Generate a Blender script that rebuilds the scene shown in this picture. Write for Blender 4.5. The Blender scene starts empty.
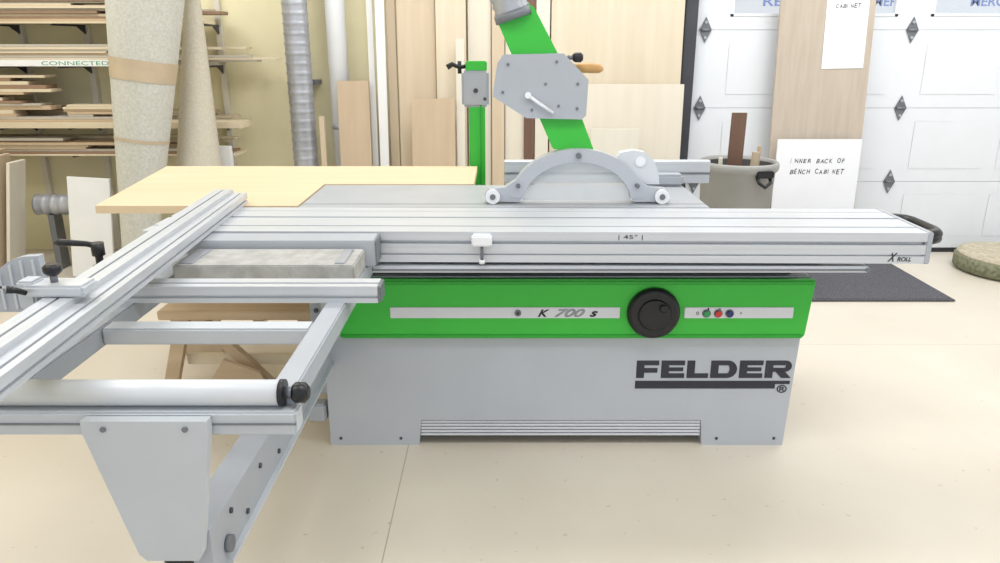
import bpy, bmesh, math, random
from mathutils import Vector, Matrix
random.seed(4)
scene = bpy.context.scene
COL = scene.collection
try:
    scene.view_settings.view_transform = 'Standard'
except Exception:
    pass

# ---------------------------------------------------------------- materials
def lin(c):
    out = []
    for v in c:
        v = v / 255.0
        out.append(v / 12.92 if v <= 0.04045 else ((v + 0.055) / 1.055) ** 2.4)
    return (out[0], out[1], out[2], 1.0)

def mat(name, c, rough=0.5, metal=0.0, var=0.04, scale=6.0, bump=0.0, bscale=60.0, stretch=(1, 1, 1), c2=None, spec=0.4):
    m = bpy.data.materials.new(name)
    m.use_nodes = True
    nt = m.node_tree
    b = nt.nodes["Principled BSDF"]
    b.inputs["Roughness"].default_value = rough
    b.inputs["Metallic"].default_value = metal
    b.inputs["Specular IOR Level"].default_value = spec
    tc = nt.nodes.new("ShaderNodeTexCoord")
    mp = nt.nodes.new("ShaderNodeMapping")
    mp.inputs["Scale"].default_value = stretch
    nt.links.new(tc.outputs["Object"], mp.inputs["Vector"])
    n = nt.nodes.new("ShaderNodeTexNoise")
    n.inputs["Scale"].default_value = scale
    n.inputs["Detail"].default_value = 5.0
    nt.links.new(mp.outputs["Vector"], n.inputs["Vector"])
    r = nt.nodes.new("ShaderNodeValToRGB")
    a = lin(c)
    if c2 is None:
        lo = tuple(max(0, x * (1 - var * 2)) for x in a[:3]) + (1,)
        hi = tuple(min(1, x * (1 + var * 2)) for x in a[:3]) + (1,)
    else:
        lo = lin(c2); hi = a
    r.color_ramp.elements[0].position = 0.35
    r.color_ramp.elements[1].position = 0.65
    r.color_ramp.elements[0].color = lo
    r.color_ramp.elements[1].color = hi
    nt.links.new(n.outputs["Fac"], r.inputs["Fac"])
    nt.links.new(r.outputs["Color"], b.inputs["Base Color"])
    if bump > 0:
        n2 = nt.nodes.new("ShaderNodeTexNoise")
        n2.inputs["Scale"].default_value = bscale
        nt.links.new(mp.outputs["Vector"], n2.inputs["Vector"])
        bp = nt.nodes.new("ShaderNodeBump")
        bp.inputs["Strength"].default_value = bump
        bp.inputs["Distance"].default_value = 0.01
        nt.links.new(n2.outputs["Fac"], bp.inputs["Height"])
        nt.links.new(bp.outputs["Normal"], b.inputs["Normal"])
    return m

def wood(name, c, c2, axis='Z', scale=1.2, rough=0.6):
    s = {'X': (1, 12, 12), 'Y': (12, 1, 12), 'Z': (12, 12, 1)}[axis]
    c2 = tuple((a * .55 + b * .45) for a, b in zip(c, c2))
    return mat(name, c, rough=rough, scale=scale, stretch=s, c2=c2, bump=0.04, bscale=8)

M = {}
M['chassis'] = mat('grey_powder_coat', (184, 189, 197), 0.5, 0.0, 0.008, bump=0.04, bscale=300)
M['alu'] = mat('brushed_aluminium', (202, 206, 212), 0.38, 0.3, 0.025, stretch=(0.3, 20, 20), scale=4)
M['aluy'] = mat('brushed_aluminium_fence', (198, 202, 208), 0.38, 0.3, 0.025, stretch=(20, 0.3, 20), scale=4)
M['slot'] = mat('slot_shade_and_trim_grey', (122, 126, 132), 0.5, 0.3)  # strips paint in the shade of slots; bezels, caps and collar are plain grey
M['steel'] = mat('ground_cast_iron', (178, 182, 188), 0.4, 0.3, 0.02)
M['lightgrey'] = mat('light_grey_paint', (194, 199, 205), 0.45, 0.0, 0.01)
M['rollergrey'] = mat('roller_grey', (210, 214, 219), 0.4, 0.1, 0.01)
M['midgrey'] = mat('mid_grey_paint', (171, 176, 184), 0.45, 0.0, 0.012)
M['guard'] = mat('silver_guard_paint', (186, 190, 198), 0.35, 0.25, 0.01)
M['white'] = mat('white_plastic', (234, 236, 240), 0.4, 0.0, 0.01)
M['pipe'] = mat('white_pvc_pipe', (222, 224, 227), 0.35, 0.0, 0.01)
M['green'] = mat('green_enamel', (62, 188, 66), 0.35, 0.0, 0.01)
M['dgreen'] = mat('green_dark_enamel', (48, 166, 56), 0.4, 0.0, 0.01)
M['black'] = mat('black_plastic', (30, 31, 35), 0.35, 0.0, 0.02)
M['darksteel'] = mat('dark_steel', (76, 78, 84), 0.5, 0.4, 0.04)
M['logo'] = mat('charcoal_print', (52, 53, 62), 0.5, 0.0, 0.01)
M['logogrey'] = mat('light_grey_print', (158, 162, 168), 0.5, 0.0, 0.01)
M['greenprint'] = mat('green_print', (70, 150, 110), 0.6, 0.0, 0.01)
M['silver'] = mat('silver_strip', (216, 220, 226), 0.4, 0.2, 0.01)
M['red'] = mat('red_button', (205, 60, 55), 0.4)
M['bluebtn'] = mat('dark_blue_button', (50, 55, 110), 0.4)
M['gbtn'] = mat('green_button', (60, 150, 90), 0.4)
M['slab'] = mat('weathered_grey_slab', (180, 180, 177), 0.85, 0.0, c2=(162, 161, 158), scale=24, bump=0.3, bscale=50)
M['duct'] = mat('galvanised_duct', (178, 181, 189), 0.35, 0.45, 0.05, scale=10)
M['wallc'] = mat('cream_wall_paint', (237, 229, 194), 0.9, 0, 0.01)
M['wallw'] = mat('white_wall_paint', (236, 237, 238), 0.9, 0, 0.01)
M['door'] = mat('white_garage_door', (227, 231, 237), 0.65, 0, 0.004)
M['zinc'] = mat('zinc_hinge', (122, 125, 131), 0.45, 0.5)
M['rubber'] = mat('black_rubber', (52, 52, 56), 0.8)
M['mat'] = mat('charcoal_carpet_mat', (108, 108, 114), 0.95, 0, c2=(76, 76, 82), scale=120, bump=0.8, bscale=200)
M['ply'] = wood('birch_plywood_upright', (221, 209, 188), (206, 191, 166), 'Z')
M['ply2'] = wood('pale_plywood_upright', (228, 221, 207), (218, 208, 190), 'Z')
M['plyx'] = wood('birch_plywood_flat', (217, 196, 165), (202, 179, 146), 'X')
M['tan'] = wood('tan_board_upright', (210, 194, 170), (194, 174, 148), 'Z')
M['brownz'] = wood('brown_board_upright', (203, 184, 159), (184, 161, 134), 'Z')
M['dbrown'] = wood('dark_brown_board', (122, 94, 80), (92, 68, 56), 'Z')
M['whitez'] = mat('white_melamine', (232, 233, 234), 0.5, 0, 0.01)
M['creamb'] = wood('cream_board', (226, 221, 209), (214, 208, 192), 'Z')
M['oak'] = wood('grey_oak_veneer', (194, 182, 168), (176, 162, 146), 'Z', 3)
M['bx1'] = wood('oak_board_flat', (202, 180, 151), (170, 146, 117), 'X')
M['bx2'] = wood('pine_board_flat', (219, 206, 181), (199, 182, 153), 'X')
M['bx3'] = wood('walnut_board_flat', (156, 129, 106), (118, 93, 74), 'X')
M['bx4'] = wood('grey_board_flat', (190, 183, 171), (164, 155, 141), 'X')
M['felt'] = mat('grey_felt_roll', (207, 207, 200), 0.95, 0, c2=(192, 192, 184), scale=70, bump=0.12, bscale=90)
M['felt2'] = mat('beige_felt_roll', (208, 202, 187), 0.95, 0, c2=(198, 191, 175), scale=70, bump=0.12, bscale=90)
M['tape'] = mat('brown_packing_tape', (194, 177, 152), 0.6)
M['paper'] = mat('white_paper', (238, 240, 245), 0.8, 0, 0.005)
M['ink'] = mat('black_ink', (44, 44, 50), 0.7)
M['signblue'] = mat('blue_sign_letters', (138, 158, 222), 0.6)
M['bin'] = mat('grey_plastic_bin', (156, 156, 154), 0.6, 0, 0.02)
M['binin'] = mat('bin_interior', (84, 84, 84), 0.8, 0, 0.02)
M['straw'] = mat('woven_straw', (200, 191, 171), 0.9, 0, c2=(172, 163, 140), scale=40, bump=0.5, bscale=60)
M['moss'] = mat('olive_edge', (138, 140, 114), 0.9, 0, c2=(108, 110, 86), scale=40, bump=0.5, bscale=60)
M['handlewood'] = mat('wooden_handle', (196, 152, 96), 0.5, 0, 0.05)

def glass(name, f, col):
    m = bpy.data.materials.new(name)
    m.use_nodes = True
    nt = m.node_tree
    nt.nodes.clear()
    o = nt.nodes.new('ShaderNodeOutputMaterial')
    mx = nt.nodes.new('ShaderNodeMixShader')
    t = nt.nodes.new('ShaderNodeBsdfTransparent')
    g = nt.nodes.new('ShaderNodeBsdfPrincipled')
    g.inputs['Roughness'].default_value = 0.1
    g.inputs['Base Color'].default_value = lin(col)
    mx.inputs[0].default_value = f
    nt.links.new(t.outputs[0], mx.inputs[1]); nt.links.new(g.outputs[0], mx.inputs[2])
    nt.links.new(mx.outputs[0], o.inputs[0])
    return m
M['glass'] = glass('window_glass', .04, (220, 230, 240))
M['clear'] = glass('translucent_cover', .42, (222, 226, 230))

def floor_mat():
    m = mat('sealed_beige_floor', (217, 209, 195), 0.32, 0, c2=(209, 200, 185), scale=1.2, spec=0.45)
    nt = m.node_tree
    b = nt.nodes["Principled BSDF"]
    ramp = [n for n in nt.nodes if n.type == 'VALTORGB'][0]
    geo = nt.nodes.new('ShaderNodeNewGeometry')
    sep = nt.nodes.new('ShaderNodeSeparateXYZ')
    nt.links.new(geo.outputs['Position'], sep.inputs[0])
    def line(out, pos, w):
        a = nt.nodes.new('ShaderNodeMath'); a.operation = 'SUBTRACT'; a.inputs[1].default_value = pos
        nt.links.new(sep.outputs[out], a.inputs[0])
        c = nt.nodes.new('ShaderNodeMath'); c.operation = 'ABSOLUTE'; nt.links.new(a.outputs[0], c.inputs[0])
        d = nt.nodes.new('ShaderNodeMath'); d.operation = 'LESS_THAN'; d.inputs[1].default_value = w
        nt.links.new(c.outputs[0], d.inputs[0])
        return d
    l1 = line('X', -0.352, 0.002)
    l2 = line('Y', 3.62, 0.0015)
    mx = nt.nodes.new('ShaderNodeMath'); mx.operation = 'MAXIMUM'
    nt.links.new(l1.outputs[0], mx.inputs[0]); nt.links.new(l2.outputs[0], mx.inputs[1])
    n = nt.nodes.new('ShaderNodeTexNoise'); n.inputs['Scale'].default_value = 32; n.inputs['Detail'].default_value = 3
    nt.links.new(geo.outputs['Position'], n.inputs['Vector'])
    g = nt.nodes.new('ShaderNodeMath'); g.operation = 'GREATER_THAN'; g.inputs[1].default_value = 0.71
    nt.links.new(n.outputs['Fac'], g.inputs[0])
    m3 = nt.nodes.new('ShaderNodeMath'); m3.operation = 'MULTIPLY'; m3.inputs[1].default_value = 0.55
    nt.links.new(g.outputs[0], m3.inputs[0])
    m4 = nt.nodes.new('ShaderNodeMath'); m4.operation = 'MAXIMUM'
    nt.links.new(mx.outputs[0], m4.inputs[0]); nt.links.new(m3.outputs[0], m4.inputs[1])
    mix = nt.nodes.new('ShaderNodeMixRGB')
    mix.inputs[2].default_value = lin((172, 162, 148))
    nt.links.new(m4.outputs[0], mix.inputs[0]); nt.links.new(ramp.outputs['Color'], mix.inputs[1])
    nt.links.new(mix.outputs[0], b.inputs['Base Color'])
    return m
M['floor'] = floor_mat()

# ---------------------------------------------------------------- builder
WORLD = {}
class MB:
    def __init__(self):
        self.bm = bmesh.new(); self.mats = []
    def _mi(self, m):
        if m not in self.mats: self.mats.append(m)
        return self.mats.index(m)
    def _add(self, tb, m, bevel=0.0, mtx=None, seg=2, keep=False):
        if bevel > 0:
            bmesh.ops.bevel(tb, geom=[e for e in tb.edges if e.calc_face_angle(0) > 0.6], offset=bevel, segments=seg, affect='EDGES', clamp_overlap=True)
        if mtx is not None:
            bmesh.ops.transform(tb, matrix=mtx, verts=tb.verts)
        mi = self._mi(m)
        if not keep:
            bmesh.ops.recalc_face_normals(tb, faces=tb.faces)
        for f in tb.faces: f.material_index = mi
        me = bpy.data.meshes.new('tmp'); tb.to_mesh(me); tb.free()
        self.bm.from_mesh(me); bpy.data.meshes.remove(me)
        return self
    def box(self, x0, x1, y0, y1, z0, z1, m, bevel=0.0, mtx=None):
        tb = bmesh.new(); bmesh.ops.create_cube(tb, size=1.0)
        for v in tb.verts:
            v.co = Vector(((x0 + x1) / 2 + v.co.x * (x1 - x0), (y0 + y1) / 2 + v.co.y * (y1 - y0), (z0 + z1) / 2 + v.co.z * (z1 - z0)))
        return self._add(tb, m, bevel, mtx)
    def prism(self, pts, axis, a, b, m, bevel=0.0, mtx=None):
        tb = bmesh.new()
        def mk(p, t):
            if axis == 'X': return Vector((t, p[0], p[1]))
            if axis == 'Y': return Vector((p[0], t, p[1]))
            return Vector((p[0], p[1], t))
        va = [tb.verts.new(mk(p, a)) for p in pts]; vb = [tb.verts.new(mk(p, b)) for p in pts]
        tb.faces.new(va); tb.faces.new(vb[::-1])
        n = len(pts)
        for i in range(n):
            tb.faces.new([va[i], va[(i + 1) % n], vb[(i + 1) % n], vb[i]])
        return self._add(tb, m, bevel, mtx)
    def lathe(self, cx, cy, prof, m, seg=48):
        tb = bmesh.new(); rings = []
        for (r, z) in prof:
            rings.append([tb.verts.new((cx + r * math.cos(2 * math.pi * k / seg), cy + r * math.sin(2 * math.pi * k / seg), z)) for k in range(seg)])
        for a, b in zip(rings[:-1], rings[1:]):
            for k in range(seg):
                f = tb.faces.new([a[k], a[(k + 1) % seg], b[(k + 1) % seg], b[k]]); f.smooth = True
        tb.faces.new(rings[0]); tb.faces.new(rings[-1][::-1])
        return self._add(tb, m)
    def sweep(self, pts, radii, m, seg=20, caps=True):
        tb = bmesh.new(); pts = [Vector(p) for p in pts]; rings = []
        if not isinstance(radii, (list, tuple)): radii = [radii] * len(pts)
        up = None
        for i, p in enumerate(pts):
            if i == 0: d = pts[1] - pts[0]
            elif i == len(pts) - 1: d = pts[-1] - pts[-2]
            else:
                d = (pts[i + 1] - pts[i]).normalized() + (pts[i] - pts[i - 1]).normalized()
                if d.length < 1e-6: d = pts[i + 1] - pts[i - 1]
            d.normalize()
            if up is None:
                up = Vector((0, 0, 1)) if abs(d.z) < 0.9 else Vector((0, 1, 0))
            s = d.cross(up).normalized(); u2 = s.cross(d).normalized(); up = u2
            ring = [tb.verts.new(p + (s * math.cos(2 * math.pi * k / seg) + u2 * math.sin(2 * math.pi * k / seg)) * radii[i]) for k in range(seg)]
            rings.append(ring)
        for a, b in zip(rings[:-1], rings[1:]):
            for k in range(seg):
                f = tb.faces.new([a[k], a[(k + 1) % seg], b[(k + 1) % seg], b[k]]); f.smooth = True
        if caps:
            tb.faces.new(rings[0]); tb.faces.new(rings[-1][::-1])
        return self._add(tb, m)
    def cyl(self, p0, p1, r, m, seg=24, r2=None):
        return self.sweep([p0, p1], [r, r if r2 is None else r2], m, seg)
    def band(self, cx, cz, ro, ri, a0, a1, y0, y1, m, n=32, bevel=0.0):
        o = [(cx + ro[0] * math.cos(math.radians(a0 + (a1 - a0) * i / n)), cz + ro[1] * math.sin(math.radians(a0 + (a1 - a0) * i / n))) for i in range(n + 1)]
        q = [(cx + ri[0] * math.cos(math.radians(a0 + (a1 - a0) * i / n)), cz + ri[1] * math.sin(math.radians(a0 + (a1 - a0) * i / n))) for i in range(n + 1)]
        tb = bmesh.new()
        rows = []
        for i in range(n + 1):
            rows.append([tb.verts.new((o[i][0], y0, o[i][1])), tb.verts.new((q[i][0], y0, q[i][1])), tb.verts.new((q[i][0], y1, q[i][1])), tb.verts.new((o[i][0], y1, o[i][1]))])
        for i in range(n):
            A, B = rows[i], rows[i + 1]
            for k in range(4):
                tb.faces.new([A[k], A[(k + 1) % 4], B[(k + 1) % 4], B[k]])
        tb.faces.new(rows[0]); tb.faces.new(rows[-1][::-1])
        return self._add(tb, m, bevel)
    def text(self, s, x0, x1, z0, z1, y, m, extrude=0.0008, offset=0.0, shear=0.0, mtx=None):
        cu = bpy.data.curves.new('t', 'FONT'); cu.body = s; cu.size = 1.0; cu.extrude = 0.0; cu.offset = offset; cu.shear = shear
        ob = bpy.data.objects.new('t', cu); COL.objects.link(ob)
        dg = bpy.context.evaluated_depsgraph_get(); dg.update()
        me = bpy.data.meshes.new_from_object(ob.evaluated_get(dg))
        xs = [v.co.x for v in me.vertices]; ys = [v.co.y for v in me.vertices]
        mnx, mxx, mny, mxy = min(xs), max(xs), min(ys), max(ys)
        tb = bmesh.new(); tb.from_mesh(me)
        for v in tb.verts:
            v.co = Vector((x0 + (v.co.x - mnx) / (mxx - mnx) * (x1 - x0), y, z0 + (v.co.y - mny) / (mxy - mny) * (z1 - z0)))
        r = bmesh.ops.extrude_face_region(tb, geom=list(tb.faces))
        for g in r['geom']:
            if isinstance(g, bmesh.types.BMVert): g.co.y -= extrude
        bpy.data.objects.remove(ob); bpy.data.curves.remove(cu); bpy.data.meshes.remove(me)
        return self._add(tb, m, 0, mtx)
    def make(self, name, parent=None, label=None, category=None, kind=None, group=None, base=False):
        vs = [v.co for v in self.bm.verts]
        mn = Vector((min(v.x for v in vs), min(v.y for v in vs), min(v.z for v in vs)))
        mx = Vector((max(v.x for v in vs), max(v.y for v in vs), max(v.z for v in vs)))
        c = (mn + mx) / 2
        if base: c.z = mn.z
        for v in self.bm.verts: v.co -= c
        me = bpy.data.meshes.new(name); self.bm.to_mesh(me); self.bm.free()
        for m in self.mats: me.materials.append(M[m])
        ob = bpy.data.objects.new(name, me); COL.objects.link(ob)
        WORLD[ob.name] = c.copy()
        if parent is not None:
            ob.parent = parent; ob.location = c - WORLD[parent.name]
        else:
            ob.location = c
        if label: ob['label'] = label
        if category: ob['category'] = category
        if kind: ob['kind'] = kind
        if group: ob['group'] = group
        return ob

def empty(name, loc, label, category, group=None):
    e = bpy.data.objects.new(name, None); e.empty_display_size = 0.1
    COL.objects.link(e); e.location = loc; WORLD[e.name] = Vector(loc)
    e['label'] = label; e['category'] = category
    if group: e['group'] = group
    return e

# ---------------------------------------------------------------- room shell
MB().box(-4.3, 4.7, -2.0, 5.7, -0.1, 0.0, 'floor').make('floor', kind='structure')
MB().box(-4.3, 1.33, 5.5, 5.7, 0, 3.3, 'wallc').make('wall_back', kind='structure')
MB().box(1.33, 4.7, 5.5, 5.7, 2.62, 3.3, 'wallc').make('wall_back_header', kind='structure')
MB().box(-4.4, -4.3, -2.0, 5.7, 0, 3.3, 'wallc').make('wall_left', kind='structure')
MB().box(4.7, 4.8, -2.0, 5.7, 0, 3.3, 'wallw').make('wall_right', kind='structure')
MB().box(-4.4, 4.8, -2.0, 5.7, 3.3, 3.4, 'wallw').make('ceiling', kind='structure')
MB().box(1.235, 1.32, 5.36, 5.5, 0, 3.3, 'darksteel', 0.004).make('trim_1', kind='structure')

# garage door
d = MB()
secs = [0.03, 0.524, 1.04, 1.557, 2.07, 2.6]
XS0, XS1 = 1.33, 4.7
wins = [(1.57, 2.06), (2.18, 2.66), (2.92, 3.42), (3.54, 4.04)]
d.box(XS0, XS1, 5.44, 5.455, 0.03, 1.64, 'door')
for i in range(5):
    z0, z1 = secs[i] + 0.001, secs[i + 1] - 0.001
    if i == 3:
        d.box(XS0, XS1, 5.42, 5.46, z0, 1.655, 'door', 0.0015)
        d.box(XS0, XS1, 5.42, 5.46, 1.97, z1, 'door', 0.0015)
        xs = [XS0] + [v for w in wins for v in w] + [XS1]
        for k in range(0, len(xs), 2):
            d.box(xs[k], xs[k + 1], 5.42, 5.46, 1.655, 1.97, 'door')
        for (a, b) in wins:
            for (x0, x1, zz0, zz1) in ((a - .02, b + .02, 1.642, 1.662), (a - .02, b + .02, 1.965, 1.985), (a - .02, a + .005, 1.642, 1.985), (b - .005, b + .02, 1.642, 1.985)):
                d.box(x0, x1, 5.416, 5.425, zz0, zz1, 'door', 0.003)
    else:
        d.box(XS0, XS1, 5.42, 5.46, z0, z1, 'door', 0.0015)
        for (a, b) in wins + [(4.16, 4.6)]:
            d.box(a - .01, b + .01, 5.4175, 5.421, z0 + .09, z1 - .09, 'door', 0.002)
d.box(XS0, XS1, 5.42, 5.47, 0.0, 0.035, 'rubber')
door = d.make('door_1', kind='structure')
for hx in (1.39, 2.79, 4.12):
    for z in secs[1:4]:
        h = MB()
        h.prism([(hx, z - .085), (hx + .042, z), (hx, z + .085), (hx - .042, z)], 'Y', 5.412, 5.419, 'zinc')
        h.cyl((hx - .03, 5.408, z), (hx + .03, 5.408, z), .010, 'zinc', 12)
        for dz in (-.05, .05):
            h.cyl((hx, 5.404, z + dz), (hx, 5.413, z + dz), .010, 'duct', 8)
        h.make('hinge', door)
for k, (a, b) in enumerate(wins):
    MB().box(a, b, 5.435, 5.44, 1.655, 1.97, 'glass').make('window_%d' % (k + 1), kind='structure')

sg = empty('shop_sign', (4.6, 9.0, 0), 'white street sign with blue letters seen through the door windows', 'sign')
MB().box(1.8, 8.0, 9.0, 9.05, 1.55, 2.5, 'paper').make('sign_panel', sg)
for x in (2.2, 7.6):
    MB().box(x - .05, x + .05, 9.05, 9.15, 0, 2.5, 'zinc').make('sign_post', sg)
for s, a, b in (('RES', 2.93, 3.24), ('MERC', 4.16, 4.52), ('MERC', 5.24, 5.62)):
    MB().text(s, a, b, 1.86, 1.96, 8.999, 'signblue', 0.002, 0.008).make('sign_lettering', sg)

# ---------------------------------------------------------------- TABLE SAW
saw = empty('table_saw', (0.2, 2.9, 0), 'grey and green sliding panel saw with outrigger table', 'table saw')
CF = 2.60
c = MB()
c.prism([(-.65, .0), (-.31, .0), (-.30, .107), (.765, .107), (.775, .0), (1.085, .0), (1.112, .68), (-.65, .68)], 'Y', CF, 3.35, 'chassis', 0.004)
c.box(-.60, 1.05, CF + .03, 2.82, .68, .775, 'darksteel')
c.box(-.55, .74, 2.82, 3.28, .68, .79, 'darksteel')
cab = c.make('cabinet', saw)
k = MB()
k.box(-.31, .77, CF + .012, CF + .03, .036, .108, 'lightgrey')
for i in range(5):
    z = .040 + i * .0135
    k.box(-.302, .765, CF + .002, CF + .013, z, z + .009, 'silver', .002)
k.make('kick_panel', cab, label='ribbed aluminium kick panel')
for (bx, bz) in ((-.61, .03), (-.38, .03), (.83, .03), (1.05, .03)):
    MB().cyl((bx, CF - .002, bz), (bx, CF + .002, bz), .006, 'darksteel', 12).make('bolt', cab)
lt = MB()
Y0, Y1 = CF - .002, CF + .001
Z0, H = .283, .070
SV, SH = .029, .0185
def bx(x0, x1, z0, z1): lt.box(x0, x1, Y0, Y1, Z0 + z0, Z0 + z1, 'logo')
def letE(x, w):
    bx(x, x + SV, 0, H); bx(x + SV, x + w, 0, SH); bx(x + SV, x + w, H - SH, H); bx(x + SV, x + w * .94, H / 2 - SH * .4, H / 2 + SH * .4)
def letF(x, w):
    bx(x, x + SV, 0, H); bx(x + SV, x + w, H - SH, H); bx(x + SV, x + w * .94, H * .44 - SH / 2, H * .44 + SH / 2)
def letL(x, w):
    bx(x, x + SV, 0, H); bx(x + SV, x + w, 0, SH)
def letD(x, w):
    bx(x, x + SV, 0, H)
    bx(x + SV, x + w - .036, 0, SH); bx(x + SV, x + w - .036, H - SH, H)
    lt.band(x + w - .036, Z0 + H / 2, (.036, H / 2), (.008, H / 2 - SH), -90, 90, Y0, Y1, 'logo', 20)
def letR(x, w):
    bx(x, x + SV, 0, H)
    bx(x + SV, x + w - .026, H - SH, H); bx(x + SV, x + w - .026, H * .36, H * .36 + SH * .85)
    lt.band(x + w - .026, Z0 + H * .68, (.025, H * .32), (.002, H * .32 - SH * .85), -90, 90, Y0, Y1, 'logo', 16)
    lt.prism([(x + w * .38, Z0 + H * .38), (x + w * .38 + .036, Z0 + H * .38), (x + w, Z0), (x + w - .037, Z0)], 'Y', Y0, Y1, 'logo')
letF(.508, .083); letE(.600, .087); letL(.696, .080); letD(.784, .098); letE(.891, .087); letR(.987, .099)
lt.box(.506, 1.084, Y0, Y1, .258, .271, 'logo')
lt.box(.506, 1.030, Y0, Y1, .240, .259, 'logo')
lt.text('®', 1.038, 1.076, .222, .254, CF - .0005, 'logo', .0015, 0.012)
lt.make('logo_lettering', cab, label='charcoal maker lettering with underline bar')
s = MB()
s.box(-.70, -.65, 2.63, 2.72, .20, .62, 'midgrey', .006)
s.box(-.73, -.66, 2.60, 2.66, .10, .17, 'midgrey', .006)
for z in (.3, .42, .54):
    s.cyl((-.675, 2.622, z), (-.675, 2.632, z), .008, 'darksteel', 12)
s.make('hinge_bracket', saw)

# green front panel
g = MB()
g.prism([(-.58, .462), (-.57, .452), (1.095, .452), (1.106, .464), (1.122, .665), (1.115, .676), (-.58, .676)], 'Y', CF - .025, CF - .001, 'green', 0.006)
g.box(-.58, 1.118, CF - .029, CF - .022, .655, .672, 'dgreen', .003)
g.box(-.58, 1.10, CF - .029, CF - .022, .454, .468, 'dgreen', .003)
fp = g.make('front_panel', saw, label='glossy green control fascia')
GF = CF - .026
st = MB()
st.box(-.395, .431, GF - .003, GF + .001, .530, .572, 'silver', .002)
st.text('K', .136, .178, .536, .564, GF - .003, 'logo', .001, .03, .4)
st.text('700', .196, .306, .535, .566, GF - .003, 'logogrey', .001, .03, .4)
st.text('s', .322, .352, .536, .558, GF - .003, 'logo', .001, .03, .4)
st.cyl((.064, GF - .008, .551), (.064, GF - .002, .551), .012, 'slot', 20)
st.cyl((.064, GF - .010, .551), (.064, GF - .007, .551), .006, 'darksteel', 16)
st.make('name_strip', fp, label='silver strip with model lettering')
st = MB()
st.box(.663, 1.055, GF - .003, GF + .001, .530, .572, 'silver', .002)
st.text('o', .705, .715, .544, .556, GF - .003, 'ink', .001)
st.text('1', .745, .750, .563, .570, GF - .003, 'ink', .001)
st.text('0', .785, .792, .563, .570, GF - .003, 'ink', .001)
st.text('+', .862, .870, .546, .554, GF - .003, 'ink', .001)
st.make('control_strip', fp, label='silver strip carrying the switches')
for bxx, mm in ((.742, 'gbtn'), (.784, 'red'), (.825, 'bluebtn')):
    b = MB(); b.cyl((bxx, GF - .006, .549), (bxx, GF - .002, .549), .0155, 'slot', 20); b.cyl((bxx, GF - .014, .549), (bxx, GF - .005, .549), .0115, mm, 20)
    b.make('push_button', fp)
b = MB()
b.sweep([(.551, GF, .552), (.551, GF - .015, .552), (.551, GF - .024, .552), (.551, GF - .028, .552)], [.095, .094, .089, .080], 'black', 48)
b.sweep([(.551, GF - .027, .552), (.551, GF - .034, .552), (.551, GF - .036, .552)], [.060, .056, .050], 'black', 36)
b.make('hand_dial', fp, label='large flat round black adjustment dial')
b = MB()
b.sweep([(.580, GF - .030, .580), (.580, GF - .044, .580), (.580, GF - .048, .580)], [.012, .015, .010], 'black', 20)
b.make('crank_knob', fp)

# cast table
t = MB()
t.box(-.77, .80, 2.84, 3.32, .845, .879, 'steel', .003)
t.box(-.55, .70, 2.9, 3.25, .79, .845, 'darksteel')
t.box(-.77, .80, 2.905, 2.912, .8785, .8795, 'slot')
t.make('saw_table', saw, label='ground cast iron machine table')
bl = MB()
pts = []
for i in range(96):
    a = 2 * math.pi * i / 96; r = .10 if i % 4 < 2 else .095
    pts.append((.30 + r * math.cos(a), .765 + r * math.sin(a)))
bl.prism(pts, 'Y', 2.90, 2.904, 'duct')
bl.make('saw_blade', saw)

# plywood extension
e = MB()
e.prism([(-1.55, 2.86), (-.775, 2.86), (-.775, 3.325), (-.115, 3.325), (-.115, 3.83), (-1.68, 3.83)], 'Z', .852, .882, 'plyx', .002)
ext = e.make('extension_table', saw, label='light plywood extension table top')
for (lx, ly) in ((-.25, 3.72), (-1.25, 3.72)):
    MB().box(lx - .03, lx + .03, ly - .03, ly + .03, 0, .852, 'plyx', .003).make('leg', ext)

# sliding table
prof = [(2.45, .775), (2.45, .800), (2.458, .800), (2.458, .806), (2.45, .806), (2.45, .838), (2.466, .838), (2.466, .850), (2.45, .850), (2.45, .880), (2.525, .880), (2.525, .868), (2.537, .868), (2.537, .880), (2.655, .880), (2.655, .862), (2.675, .862), (2.675, .880), (2.765, .880), (2.765, .872), (2.770, .872), (2.770, .880), (2.83, .880), (2.83, .775)]
SLM = Matrix.Translation(Vector((-.0, 2.64, 0))) @ Matrix.Rotation(math.radians(-.7), 4, 'Z') @ Matrix.Translation(Vector((0, -2.64, 0)))
sl = MB().prism(prof, 'X', -1.19, 1.415, 'alu', 0, SLM)
slide = sl.make('sliding_table', saw, label='long anodised aluminium sliding carriage')
def slm(q): bmesh.ops.transform(q.bm, matrix=SLM, verts=q.bm.verts)
q = MB()
q.box(1.41, 1.432, 2.448, 2.832, .773, .882, 'midgrey', .004)
U = [(1.425, 2.53), (1.47, 2.53), (1.495, 2.545), (1.505, 2.58), (1.507, 2.65), (1.505, 2.73), (1.493, 2.765), (1.47, 2.78), (1.425, 2.78)]
for zz, rr_ in ((.838, .018), (.855, .018)):
    q.sweep([(x, y, zz) for x, y in U], rr_, 'black', 14)
slm(q)
q.make('end_handle', slide, label='end cap with thick black pull loop')
q = MB()
q.text('X', 1.292, 1.322, .782, .812, 2.4496, 'logo', .0008, .02, .5)
q.text('ROLL', 1.324, 1.370, .783, .798, 2.4496, 'logo', .0008, .02, .2)
slm(q)
q.make('carriage_lettering', slide)
q = MB()
q.text('| 45° |', .395, .475, .853, .871, 2.4496, 'ink', .0006, .0)
slm(q)
q.make('scale_marks', slide)
q = MB()
q.box(-.43, 1.235, 2.435, 2.50, .742, .764, 'alu', .004)
q.box(-.43, 1.235, 2.432, 2.436, .750, .756, 'slot')
q.box(-.3, 1.1, 2.50, 2.80, .735, .776, 'darksteel')
q.cyl((1.23, 2.428, .753), (1.23, 2.436, .753), .008, 'zinc', 10)
q.make('lower_rail', slide)
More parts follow.
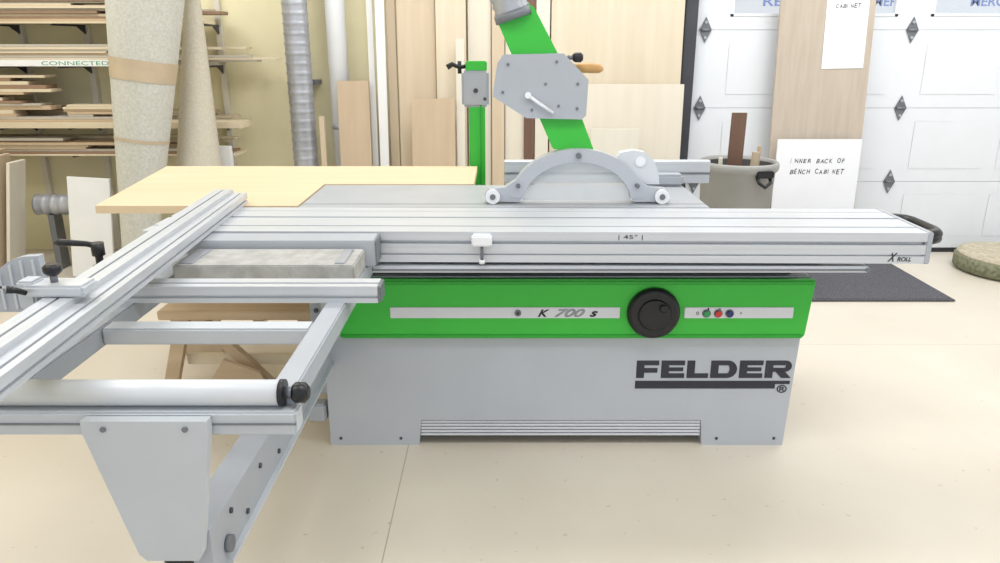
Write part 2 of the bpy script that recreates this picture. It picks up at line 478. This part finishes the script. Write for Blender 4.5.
q = MB()
q.box(-.094, -.026, 2.418, 2.462, .836, .874, 'white', .006)
q.cyl((-.06, 2.435, .785), (-.06, 2.435, .838), .005, 'zinc', 12)
q.cyl((-.06, 2.435, .775), (-.06, 2.435, .788), .010, 'white', 12)
q.make('stop_clamp', slide, label='white plastic stop clamp')

# rip fence
r = MB()
r.prism([(3.36, .880), (3.36, .975), (3.366, .980), (3.394, .980), (3.40, .975), (3.40, .880)], 'X', .02, .93, 'alu', .002)
r.box(.02, .93, 3.355, 3.361, .92, .928, 'slot')
rf = r.make('rip_fence', saw, label='aluminium rip fence profile')
r = MB(); r.box(.60, .80, 3.28, 3.37, .880, .93, 'midgrey', .01)
r.make('fence_carrier', rf)

# blade guard
bg = MB()
bg.band(.300, .882, (.262, .208), (.210, .158), 6, 174, 2.915, 2.970, 'guard', 48, .007)
bg.prism([(-.055, .887), (-.06, .915), (-.045, .935), (.02, .942), (.066, .972), (.112, .960), (.090, .905), (.075, .884)], 'Y', 2.918, 2.967, 'guard', .005)
bg.prism([(.655, .887), (.66, .915), (.645, .935), (.58, .942), (.534, .972), (.488, .960), (.510, .905), (.525, .884)], 'Y', 2.918, 2.967, 'guard', .005)
gd = bg.make('blade_guard', saw, label='silver arched blade hood with end rollers')
b = MB()
b.prism([(.300 + .213 * math.cos(math.radians(a)), .886 + .156 * math.sin(math.radians(a))) for a in range(0, 181, 6)], 'Y', 2.940, 2.944, 'clear')
b.make('blade_cover', gd, label='translucent plastic blade cover')
for rx, rz, rr in ((-.028, .908, .028), (.628, .908, .028), (.30, 1.065, .011), (.070, .950, .009), (.530, .950, .009)):
    b = MB(); b.cyl((rx, 2.900, rz), (rx, 2.917, rz), rr, 'white' if rr > .02 else 'zinc', 24); b.cyl((rx, 2.896, rz), (rx, 2.901, rz), rr * .4, 'zinc', 12)
    b.make('guard_roller' if rr > .02 else 'guard_bolt', gd)
b = MB()
b.prism([(.455, 1.050), (.470, 1.068), (.520, 1.078), (.565, 1.070), (.600, 1.040), (.622, .990), (.628, .945), (.545, .945), (.500, 1.000)], 'Y', 2.972, 3.022, 'rollergrey', .010)
b.cyl((.548, 2.966, 1.035), (.548, 2.974, 1.035), .020, 'white', 24)
b.make('side_housing', gd, label='pale rounded housing beside the arch')

# guard arm
ga = MB()
ga.prism([(.205, 1.085), (.365, 1.075), (.215, 1.44), (.125, 1.600), (.100, 1.615), (-.005, 1.570), (-.005, 1.54)], 'Y', 2.955, 3.015, 'green', .006)
arm = ga.make('guard_arm', saw, label='green slanted guard arm')
b = MB()
b.prism([(-.01, 1.405), (.012, 1.435), (.235, 1.440), (.330, 1.345), (.325, 1.215), (.31, 1.20), (.10, 1.205), (-.028, 1.285)], 'Y', 2.925, 2.954, 'midgrey', .004)
for (x, z) in ((.03, 1.40), (.21, 1.41), (.29, 1.33), (.29, 1.24), (.12, 1.235), (.01, 1.30), (.17, 1.33), (.22, 1.25)):
    b.cyl((x, 2.921, z), (x, 2.926, z), .0055, 'zinc', 12)
b.make('clamp_plate', arm, label='grey bolted clamp plate')
b = MB(); b.sweep([(.105, 2.915, 1.29), (.14, 2.91, 1.265), (.20, 2.91, 1.225)], [.008, .006, .006], 'white', 12)
b.cyl((.105, 2.905, 1.29), (.105, 2.926, 1.29), .012, 'white', 16)
b.make('clamp_lever', arm)
b = MB(); b.cyl((.25, 2.94, 1.425), (.275, 2.94, 1.425), .008, 'zinc', 12); b.sweep([(.27, 2.94, 1.425), (.28, 2.94, 1.425), (.30, 2.94, 1.425), (.308, 2.94, 1.425)], [.012, .018, .018, .010], 'black', 20)
b.make('clamp_knob', arm)
b = MB(); b.sweep([(.25, 3.0, 1.385), (.30, 3.0, 1.385), (.35, 3.0, 1.385), (.38, 3.0, 1.382), (.392, 3.0, 1.380)], [.014, .018, .019, .016, .006], 'handlewood', 16)
b.make('wooden_grip', arm)
b = MB()
pts = []; rad = []
P = [Vector((.048, 2.985, 1.580)), Vector((.015, 2.985, 1.68)), Vector((-.03, 2.99, 1.85)), Vector((-.12, 3.02, 2.40)), Vector((-.12, 3.02, 3.28))]
n = 0
for a, bb in zip(P[:-1], P[1:]):
    L = (bb - a).length; cnt = max(2, int(L / .012))
    for i in range(cnt):
        pts.append(a.lerp(bb, i / cnt)); rad.append(.068 if n % 2 else .061); n += 1
b.sweep(pts, rad, 'duct', 24)
b.cyl((.055, 2.985, 1.560), (.046, 2.985, 1.588), .072, 'slot', 24)
b.make('dust_hose', arm, label='ribbed grey extraction hose')

# support column behind
b = MB(); b.box(-.155, -.075, 3.88, 3.95, 0, 1.19, 'green', .004); b.box(-.25, .02, 3.84, 4.0, 0, .02, 'darksteel', .003)
b.box(-.100, -.093, 3.872, 3.882, .7, 1.19, 'dgreen')
colm = b.make('support_column', saw, label='green upright column')
b = MB(); b.box(-.190, -.055, 3.865, 3.965, 1.17, 1.345, 'midgrey', .012); b.box(-.170, -.065, 3.875, 3.955, 1.34, 1.39, 'green', .006)
b.cyl((-.12, 3.86, 1.25), (-.12, 3.866, 1.25), .012, 'darksteel', 12)
b.cyl((-.075, 3.86, 1.21), (-.075, 3.866, 1.21), .008, 'darksteel', 12)
b.make('column_head', colm)
b = MB(); b.sweep([(-.17, 3.90, 1.365), (-.20, 3.90, 1.36), (-.235, 3.89, 1.375), (-.26, 3.89, 1.36)], [.010, .010, .012, .014], 'black', 12)
b.cyl((-.20, 3.90, 1.33), (-.20, 3.90, 1.39), .010, 'black', 12)
b.make('column_lever', colm)

# outrigger frame
o = MB()
for x in (-1.04, -.455):
    o.box(x - .028, x + .028, 1.44, 2.452, .735, .790, 'midgrey', .004)
o.box(-1.02, -.47, 2.40, 2.448, .737, .788, 'midgrey', .003)
out = o.make('outrigger_frame', saw, label='grey steel outrigger table frame')
b = MB(); b.box(-1.0, -.40, 2.345, 2.450, .790, .876, 'midgrey', .004)
for x in (-.93, -.80, -.62, -.50):
    b.cyl((x, 2.341, .83), (x, 2.346, .83), .006, 'darksteel', 10)
b.box(-.404, -.396, 2.350, 2.448, .793, .873, 'slot', .002)
b.make('cross_member', out)
b = MB()
b.prism([(1.99, .790), (1.99, .803), (1.998, .803), (1.998, .812), (1.99, .812), (1.99, .838), (2.015, .838), (2.015, .830), (2.028, .830), (2.028, .838), (2.065, .838), (2.065, .790)], 'X', -1.07, -.338, 'alu')
b.box(-.338, -.329, 1.991, 2.064, .790, .837, 'slot', .002)
b.make('support_profile', out, label='slotted aluminium support rail')
b = MB(); b.box(-1.012, -.483, 1.80, 1.86, .742, .786, 'lightgrey', .005); b.make('cross_bar', out)
b = MB(); b.cyl((-1.05, 1.435, .786), (-.455, 1.435, .786), .027, 'rollergrey', 32); b.cyl((-.456, 1.435, .786), (-.446, 1.435, .786), .028, 'black', 32)
b.make('roller', out, label='light grey round support roller')
b = MB()
b.cyl((-.446, 1.435, .786), (-.425, 1.435, .786), .012, 'zinc', 16)
b.sweep([(-.430, 1.435, .786), (-.424, 1.435, .786), (-.404, 1.435, .786), (-.396, 1.435, .786)], [.017, .022, .022, .013], 'black', 10)
b.make('roller_knob', out)
b = MB(); b.box(-1.35, -.418, 1.40, 1.455, .705, .757, 'lightgrey', .005)
b.box(-1.35, -.418, 1.397, 1.401, .730, .734, 'slot')
b.make('front_beam', out)
b = MB()
b.prism([(-.845, .752), (-.845, .725), (-.770, .435), (-.755, .42), (-.645, .42), (-.635, .435), (-.590, .725), (-.590, .752)], 'Y', 1.372, 1.396, 'lightgrey', .003)
for (x, z) in ((-.80, .735), (-.635, .735)):
    b.cyl((x, 1.368, z), (x, 1.373, z), .006, 'zinc', 12)
b.make('bracket_plate', out, label='tapered grey hanging bracket')
b = MB(); b.cyl((-.70, 1.41, .04), (-.70, 1.41, .42), .016, 'zinc', 16); b.cyl((-.70, 1.41, .385), (-.70, 1.41, .425), .035, 'black', 20); b.cyl((-.70, 1.41, 0), (-.70, 1.41, .04), .04, 'black', 20)
b.make('foot', out, label='black adjustable foot')
b = MB()
b.prism([(1.397, .38), (1.45, .335), (2.66, .335), (2.66, .450), (1.52, .475), (1.397, .480)], 'X', -.70, -.625, 'midgrey', .004)
b.box(-.626, -.612, 1.47, 2.60, .337, .347, 'lightgrey')
for (y, z) in ((1.52, .445), (1.74, .430), (1.62, .375), (1.90, .38)):
    b.cyl((-.626, y, z), (-.620, y, z), .007, 'darksteel', 12)
sa = b.make('swing_arm', saw, label='straight grey swinging outrigger arm')
b = MB(); b.cyl((-.626, 1.48, .385), (-.612, 1.48, .385), .020, 'slot', 20); b.make('arm_bolt', sa)
b = MB()
b.box(-.965, -.43, 2.145, 2.335, .791, .853, 'slab', .004)
b.box(-.95, -.91, 2.16, 2.32, .852, .857, 'duct', .002)
b.box(-.49, -.46, 2.16, 2.32, .852, .857, 'duct', .002)
b.make('stone_slab', None, 'weathered dull grey slab lying on the outrigger frame', 'slab')

# crosscut fence
th = math.atan2(.122, 1.9)
FX = -.03
FM = Matrix.Translation(Vector((-.889 + FX, 1.0, 0))) @ Matrix.Rotation(th, 4, 'Z')
prof = [(-.06, .881), (.06, .881), (.06, .892), (.052, .892), (.052, .900), (.06, .900), (.06, .922), (.042, .922), (.042, .912), (.034, .912), (.034, .922), (.008, .922), (.008, .936), (-.022, .936), (-.022, .921), (-.030, .921), (-.030, .936), (-.06, .936)]
b = MB(); b.prism(prof, 'Y', 0, 1.92, 'aluy', 0, FM)
fence = b.make('crosscut_fence', saw, label='long aluminium crosscut fence')
b = MB()
b.box(-1.065, -.925, 1.60, 1.67, .937, .964, 'alu', .006)
b.box(-1.08, -1.04, 1.61, 1.66, .905, .971, 'lightgrey', .005)
b.make('fence_stop', fence, label='sliding aluminium fence stop')
b = MB(); b.cyl((-1.005, 1.635, .962), (-1.005, 1.635, .985), .008, 'zinc', 12)
b.sweep([(-1.005, 1.635, .980), (-1.005, 1.635, .988), (-1.005, 1.635, 1.000), (-1.005, 1.635, 1.006)], [.012, .020, .020, .013], 'black', 12)
b.make('stop_knob', fence)
b = MB(); b.sweep([(-1.045, 1.59, .952), (-1.055, 1.575, .963), (-1.07, 1.565, .968)], [.006, .007, .009], 'black', 10)
b.make('stop_lever', fence)
b = MB()
ox, oz, R = -1.072, .868, .110
q0 = [(ox, oz), (ox, oz + .138), (ox - .02, oz + .137)] + [(ox - .02 - R * math.sin(math.radians(a)), oz + .027 + R * math.cos(math.radians(a))) for a in range(6, 91, 6)] + [(ox - .02 - R, oz)]
b.prism(q0, 'Y', 1.700, 1.722, 'midgrey', .003)
for i in range(4):
    xx = ox - .014 - i * .028
    dx = max(0.0, (ox - .02 - xx)); hh = .027 + math.sqrt(max(0, R * R - dx * dx)) - .008
    b.box(xx - .0025, xx + .0025, 1.695, 1.701, oz + .008, oz + hh, 'lightgrey')
b.box(ox - .12, ox - .006, 1.695, 1.701, oz + .06, oz + .066, 'lightgrey')
b.box(ox - .05, ox + .045, 1.695, 1.73, .884, .900, 'midgrey', .003)
b.make('end_plate', fence, label='solid grey ribbed end plate with rounded corner')
b = MB()
b.cyl((-1.095, 2.0, .86), (-1.095, 2.0, .955), .010, 'black', 16)
b.cyl((-1.095, 2.0, .925), (-1.095, 2.0, .960), .017, 'black', 16)
b.sweep([(-1.095, 2.0, .950), (-1.12, 1.995, .958), (-1.16, 1.99, .962), (-1.185, 1.985, .964), (-1.20, 1.985, .963)], [.008, .008, .009, .011, .006], 'black', 12)
b.box(-1.11, -1.02, 1.985, 2.015, .885, .90, 'zinc', .002)
b.make('clamp_handle', fence, label='black ratchet clamp handle')

# ---------------------------------------------------------------- things behind
sh = empty('sawhorse', (-1.1, 3.15, 0), 'rough wooden sawhorse standing under the extension table', 'sawhorse')
MB().box(-1.45, -.74, 3.02, 3.16, .355, .395, 'bx1', .004).make('top_plank', sh)
for x0, x1 in ((-1.36, -1.46), (-1.30, -.98), (-.84, -.74)):
    b = MB()
    b.prism([(x0 - .03, .355), (x0 + .03, .355), (x1 + .03, 0), (x1 - .03, 0)], 'Y', 3.05, 3.09, 'bx1', .002)
    b.make('leg', sh)
MB().box(-1.38, -.80, 3.095, 3.115, .12, .17, 'bx2', .002).make('stretcher', sh)
b = MB(); b.prism([(-1.30, .0), (-.95, .0), (-1.02, .14), (-1.17, .20)], 'Y', 2.96, 2.98, 'bx1', .002)
b.make('plywood_offcut', None, 'brown plywood offcut standing against the sawhorse', 'wood offcut')
b = MB(); b.box(-1.62, -1.38, 3.50, 3.53, 0, .34, 'brownz', .002); b.make('plywood_offcut', None, 'tan plywood offcut standing under the extension table', 'wood offcut', base=True)

b = MB(); pts = []; rad = []
for i in range(300):
    z = 0.02 + i * .0105; pts.append((-1.35, 5.30, z)); rad.append(.082 if i % 6 else .087)
b.sweep(pts, rad, 'duct', 28)
b.box(-1.45, -1.25, 5.385, 5.499, 1.2, 1.23, 'zinc')
b.make('spiral_duct', None, 'galvanised spiral duct running up the cream wall', 'duct')
b = MB(); pts = []; rad = []
for i in range(38):
    pts.append((-3.10 + i * .012, 5.02, .44)); rad.append(.066 if i % 5 else .072)
b.sweep(pts, rad, 'duct', 24); b.box(-3.02, -2.98, 4.97, 5.07, 0, .378, 'zinc')
b.box(-2.80, -2.76, 4.97, 5.07, 0, .378, 'zinc')
b.make('duct_offcut', None, 'short galvanised duct length lying beside the boards', 'duct')
b = MB(); b.cyl((-1.105, 5.40, 0), (-1.105, 5.40, 3.28), .066, 'pipe', 32)
for z in (.9, 2.0):
    b.cyl((-1.105, 5.40, z), (-1.105, 5.40, z + .03), .070, 'duct', 32)
b.make('upright_pipe', None, 'white upright pipe against the cream wall', 'pipe', base=True)

def leaner(name, x0, x1, top, y, t, m, label, cat='board', lean=0.08, group='boards leaning on the back wall', roll=0.0):
    b = MB(); w = x1 - x0
    mt = Matrix.Translation(Vector(((x0 + x1) / 2, y, t * .1))) @ Matrix.Rotation(-lean, 4, 'X') @ Matrix.Rotation(roll, 4, 'Y')
    b.box(-w / 2, w / 2, 0, t, 0, top, m, .002, mt)
    return b.make(name, None, label, cat, group=group, base=True)

L = leaner
L('plywood_offcut', -1.10, -.885, 1.23, 5.22, .02, 'brownz', 'tan plywood offcut leaning on the back wall', 'board', .05)
L('board', -.885, -.845, 2.4, 5.27, .02, 'whitez', 'narrow white board leaning on the back wall', lean=.04)
L('board', -.825, -.765, 2.4, 5.20, .02, 'whitez', 'narrow white board standing before tan boards', lean=.04, roll=.004)
L('board', -.755, -.695, 2.3, 5.27, .02, 'tan', 'narrow tan board leaning on the back wall', lean=.04)
L('plywood_sheet', -.685, -.43, 2.3, 5.25, .018, 'tan', 'tan plywood strip leaning on the back wall', lean=.04)
L('plywood_offcut', -.59, -.30, 1.12, 5.10, .018, 'brownz', 'short tan plywood offcut leaning against taller boards', lean=.05)
L('board', -.425, -.225, 2.3, 5.22, .02, 'ply', 'light board leaning on the back wall', lean=.04)
L('board', -.29, -.235, 1.5, 5.14, .02, 'creamb', 'narrow cream board leaning against a wider one', lean=.04)
L('board', -.215, -.06, 2.3, 5.27, .02, 'ply2', 'pale board leaning on the back wall', lean=.04)
L('board', -.055, .03, 2.3, 5.24, .02, 'tan', 'tan board leaning on the back wall', lean=.04)
L('board', .035, .165, 2.3, 5.27, .02, 'ply2', 'pale board leaning on the back wall', lean=.04)
L('board', .165, .235, 2.3, 5.25, .05, 'dbrown', 'narrow dark brown batten leaning on the back wall', lean=.03)
L('board', .24, .33, 2.3, 5.25, .02, 'creamb', 'narrow cream board leaning on the back wall', lean=.03)
L('plywood_sheet', .34, 1.22, 2.35, 5.27, .02, 'ply', 'large birch plywood sheet leaning on the back wall', lean=.03)
L('plywood_sheet', .50, 1.225, 1.21, 5.17, .02, 'ply2', 'shorter pale plywood sheet leaning against a taller one', lean=.03)
L('board', -1.225, -1.19, 1.0, 5.2, .02, 'tan', 'thin tan strip leaning beside the white pipe', lean=.03)
L('board', .60, .92, .93, 5.05, .02, 'creamb', 'short cream board leaning against plywood', lean=.04)

MB().box(-1.93, -1.76, 4.99, 5.03, .0, .83, 'whitez', .003).make('white_panel', None, 'narrow white panel standing by the felt rolls', 'panel', base=True)
b = MB()
mt = Matrix.Translation(Vector((-2.66, 4.75, 0))) @ Matrix.Rotation(math.radians(3), 4, 'Y') @ Matrix.Rotation(-.1, 4, 'X')
b.box(-.135, .135, 0, .02, 0.01, .66, 'whitez', .002, mt)
b.make('white_panel', None, 'white melamine panel leaning on the scrap boards', 'panel', base=True)

def roll(b, p0, p1, r0, r1, m):
    n = 30; pts = [Vector(p0).lerp(Vector(p1), i / n) for i in range(n + 1)]
    b.sweep(pts, [r0 + (r1 - r0) * i / n for i in range(n + 1)], m, 32)
b = MB()
A0, A1 = Vector((-2.25, 4.50, 0)), Vector((-1.93, 4.62, 2.3))
roll(b, A0, A1, .080, .250, 'felt')
for f0, f1 in ((.55, .60), (.40, .408)):
    b.sweep([A0.lerp(A1, f0), A0.lerp(A1, f1)], [.080 + .17 * f0 + .003, .080 + .17 * f1 + .003], 'tape', 32, caps=False)
b.make('felt_roll', None, 'pale grey felt sheet rolled into a cone with tape', 'roll', group='felt rolls', base=True)
b = MB()
roll(b, (-1.95, 4.78, 0), (-1.87, 4.95, 1.85), .20, .035, 'felt2')
b.make('felt_roll', None, 'beige felt roll narrowing towards its top', 'roll', group='felt rolls', base=True)

# lumber rack
rk = empty('lumber_rack', (-2.8, 5.4, 0), 'steel lumber rack fixed to the cream wall', 'rack')
RX = (-4.0, -3.28, -2.83, -1.92)
LV = (1.59, 1.33, .94, .76)
for x in RX:
    MB().box(x - .02, x + .02, 5.46, 5.499, .0, 2.2, 'creamb', .002).make('upright', rk)
    for z in LV:
        b = MB(); b.box(x - .008, x + .008, 5.06, 5.47, z - .012, z, 'darksteel', .002)
        b.prism([(5.46, z - .06), (5.46, z - .012), (5.36, z - .012)], 'X', x - .004, x + .004, 'darksteel')
        b.make('arm', rk)
GR = 'boards on the lumber rack'
def plank(x0, x1, y0, y1, z0, t, m, lab, rz=0.0):
    b = MB(); cx, cy = (x0 + x1) / 2, (y0 + y1) / 2
    mt = Matrix.Translation(Vector((cx, cy, z0))) @ Matrix.Rotation(rz, 4, 'Z')
    b.box(-(x1 - x0) / 2, (x1 - x0) / 2, -(y1 - y0) / 2, (y1 - y0) / 2, 0.0005, t, m, .0015, mt)
    return b.make('lumber_board', None, lab, 'board', group=GR)
names = {'bx1': 'oak', 'bx2': 'pale pine', 'bx3': 'dark walnut', 'bx4': 'weathered grey'}
def stack(z, items, wob=.004):
    for (x0, x1, y0, y1, t, m) in items:
        plank(x0, x1, y0, y1, z, t, m, '%s board stacked on the steel lumber rack' % names[m], random.uniform(-wob, wob))
        z += t
def rstack(z, n, xr, y0, y1, t0=.012, t1=.022, xl=(-4.2, -4.0), wob=.004):
    items = []
    for i in range(n):
        m = random.choice(['bx1', 'bx2', 'bx3', 'bx4', 'bx2', 'bx1', 'bx4'])
        items.append((random.uniform(*xl), random.uniform(*xr), y0 + random.uniform(0, .02), y1 - random.uniform(0, .03), random.uniform(t0, t1), m))
    stack(z, items, wob)
stack(1.59, [(-4.15, -1.86, 5.05, 5.25, .014, 'bx2')])
rstack(1.604, 9, (-2.7, -1.84), 5.06, 5.25, .010, .020)
rstack(1.59, 9, (-2.6, -1.80), 5.29, 5.44, .012, .022)
sheet = plank(-4.1, -2.45, 5.05, 5.22, 1.33, .040, 'whitez', 'white sheet with green print on the steel lumber rack')
b = MB(); b.text('CONNECTED', -2.93, -2.50, 1.338, 1.362, 5.050, 'greenprint', .0006, .0); b.make('green_lettering', sheet)
stack(1.37, [(-4.1, -1.43, 5.06, 5.20, .012, 'bx2'), (-4.1, -1.62, 5.06, 5.20, .016, 'bx4')])
rstack(1.398, 5, (-2.8, -1.7), 5.07, 5.20, .010, .018)
rstack(1.33, 7, (-2.4, -1.6), 5.26, 5.42, .012, .022)
stack(.94, [(-4.15, -1.68, 5.04, 5.24, .040, 'bx2'), (-4.1, -2.4, 5.05, 5.22, .016, 'bx1'), (-3.9, -2.3, 5.06, 5.20, .016, 'bx4')])
rstack(1.012, 13, (-3.30, -2.90), 5.06, 5.22, .012, .026, (-3.9, -3.6), .02)
rstack(1.012, 5, (-2.7, -2.35), 5.07, 5.20, .010, .018, (-2.87, -2.82), .01)
rstack(.94, 6, (-2.9, -1.7), 5.28, 5.42, .014, .022)
stack(.76, [(-4.15, -1.74, 5.04, 5.26, .012, 'bx2'), (-4.1, -1.78, 5.05, 5.25, .014, 'bx3')])
rstack(.786, 6, (-2.9, -1.9), 5.06, 5.22, .010, .018)
rstack(.76, 7, (-2.6, -1.8), 5.29, 5.42, .012, .02)

mm = ['bx1', 'tan', 'brownz', 'creamb', 'dbrown', 'tan', 'brownz', 'ply', 'dbrown', 'brownz', 'tan', 'creamb']
for i in range(12):
    x = -3.80 + i * .058
    b = MB(); h = random.uniform(.58, .84)
    mt = Matrix.Translation(Vector((x - .05, 4.72 + .012 * (i % 3), 0.012))) @ Matrix.Rotation(math.radians(random.uniform(9.5, 11)), 4, 'Y')
    b.box(-.011, .011, 0, .13 + .04 * (i % 2), 0, h, mm[i], .0015, mt)
    b.make('scrap_board', None, 'rough wooden scrap board leaning in a row', 'board', group='scrap boards by the wall', base=True)

# oak panel and sheets by the garage door
b = MB(); mt = Matrix.Translation(Vector((2.20, 5.27, 0.002))) @ Matrix.Rotation(-.035, 4, 'X') @ Matrix.Rotation(-.02, 4, 'Y')
b.box(-.315, .315, 0, .02, 0.006, 2.25, 'oak', .002, mt)
pn = b.make('oak_panel', None, 'tall grey oak veneer panel leaning on the garage door', 'panel', base=True)
b = MB(); b.box(-.01, .27, -.004, -.001, 1.305, 2.2, 'paper', 0, mt)
b.make('upper_sheet', pn, label='white sheet fixed to the veneer')
def hand(s, x0, x1, z, h, y, mtx, parent):
    b = MB(); n = len(s); w = (x1 - x0) / n; rnd = random.Random(len(s) * 7 + int(z * 100))
    for i, ch in enumerate(s):
        if ch == ' ': continue
        xa = x0 + i * w + rnd.uniform(-.05, .05) * w; hh = h * rnd.uniform(.85, 1.15); zz = z + rnd.uniform(-.08, .08) * h
        ww = w * (.16 if ch == 'I' else rnd.uniform(.72, .86))
        b.text(ch, xa, xa + ww, zz, zz + hh, y, 'ink', .0006, .008, rnd.uniform(.0, .3), mtx)
    b.make('handwriting', parent)
hand('CABINET', .05, .22, 1.690, .026, -.0045, mt, pn)
mt2 = Matrix.Translation(Vector((2.185, 5.20, 0.002))) @ Matrix.Rotation(-.035, 4, 'X')
b = MB(); b.box(-.29, .285, 0, .012, 0.006, .845, 'paper', .001, mt2)
wp = b.make('white_panel', None, 'white panel with handwriting leaning on the veneer panel', 'panel', base=True)
hand('INNER BACK OF', -.19, .19, .685, .031, -.0005, mt2, wp)
hand('BENCH CABINET', -.19, .19, .610, .031, -.0005, mt2, wp)

# trash bin (open tub)
b = MB()
cx, cy = 1.425, 4.55
b.lathe(cx, cy, [(.17, 0), (.178, .02), (.216, .745), (.226, .752), (.234, .765), (.236, .785), (.232, .800), (.224, .806), (.214, .800), (.210, .780)], 'bin')
for f in [f for f in b.bm.faces if len(f.verts) > 10 and f.calc_center_median().z > .7]:
    b.bm.faces.remove(f)
tb = MB()
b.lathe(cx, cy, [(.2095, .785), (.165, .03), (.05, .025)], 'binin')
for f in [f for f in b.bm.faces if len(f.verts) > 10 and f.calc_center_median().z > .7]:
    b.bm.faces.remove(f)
bn = b.make('trash_bin', None, 'open round grey plastic trash bin beside the garage door', 'bin', base=True)
b = MB(); b.sweep([(cx + .05, cy - .205, .745), (cx + .055, cy - .242, .71), (cx + .09, cy - .245, .685), (cx + .125, cy - .230, .71), (cx + .13, cy - .185, .745)], .011, 'black', 12)
b.box(cx + .04, cx + .14, cy - .238, cy - .195, .735, .775, 'black', .006)
b.make('handle', bn, label='black plastic side handle')
for (x0, x1, top, m, l, rl) in ((-.095, -.010, 1.09, 'dbrown', 'dark brown board standing in the trash bin', .03), (.03, .07, .86, 'tan', 'short tan offcut standing in the trash bin', .2), (-.12, -.10, .84, 'creamb', 'cream offcut standing in the trash bin', -.1), (.09, .11, .89, 'brownz', 'thin brown strip standing in the trash bin', .12)):
    mt = Matrix.Translation(Vector((cx, cy - .03 + x0 * .6, .04))) @ Matrix.Rotation(rl * .3, 4, 'Y')
    b = MB(); b.box(x0, x1, 0, .02, 0, top - .04, m, .002, mt)
    b.make('wood_offcut', None, l, 'offcut', group='offcuts in the trash bin')

b = MB(); b.box(1.80, 2.72, 4.29, 5.08, 0.001, .012, 'mat', .004); b.box(1.82, 2.70, 4.31, 5.06, .010, .014, 'mat', .001)
b.make('door_mat', None, 'charcoal carpet mat on the beige floor', 'mat')
b = MB(); cx, cy = 3.47, 4.93
b.lathe(cx, cy, [(.33, 0.001), (.36, .02), (.36, .09), (.345, .105)], 'moss')
ro = b.make('round_cushion', None, 'round straw cushion with olive edge on the floor', 'cushion', base=True)
b = MB(); b.lathe(cx, cy, [(.345, .104), (.34, .118), (.31, .125)], 'straw')
b.make('top_pad', ro, label='pale woven straw top')

# ---------------------------------------------------------------- lights, world, camera
w = bpy.data.worlds.new('World'); scene.world = w; w.use_nodes = True
w.node_tree.nodes['Background'].inputs[0].default_value = (0.92, 0.96, 1.0, 1)
w.node_tree.nodes['Background'].inputs[1].default_value = 1.05
def area(name, loc, size, sy, power, color, rot=(0, 0, 0)):
    l = bpy.data.lights.new(name, 'AREA'); l.shape = 'RECTANGLE'; l.size = size; l.size_y = sy; l.energy = power; l.color = color
    ob = bpy.data.objects.new(name, l); ob.location = loc; ob.rotation_euler = rot; COL.objects.link(ob)
for i, x in enumerate((-2.4, 0.3, 3.0)):
    area('ceiling_lamp', (x, 4.1, 3.24), 1.8, 1.0, 48, (.99, .993, 1))
    area('ceiling_lamp', (x, 1.2, 3.24), 1.8, 1.0, 33, (.99, .993, 1))
cam = bpy.data.cameras.new('camera'); cam.sensor_width = 36; cam.lens = 27.36
co = bpy.data.objects.new('camera', cam); COL.objects.link(co)
co.location = (0, 0, 1.48); co.rotation_euler = (math.radians(72.5), 0, 0)
scene.camera = co
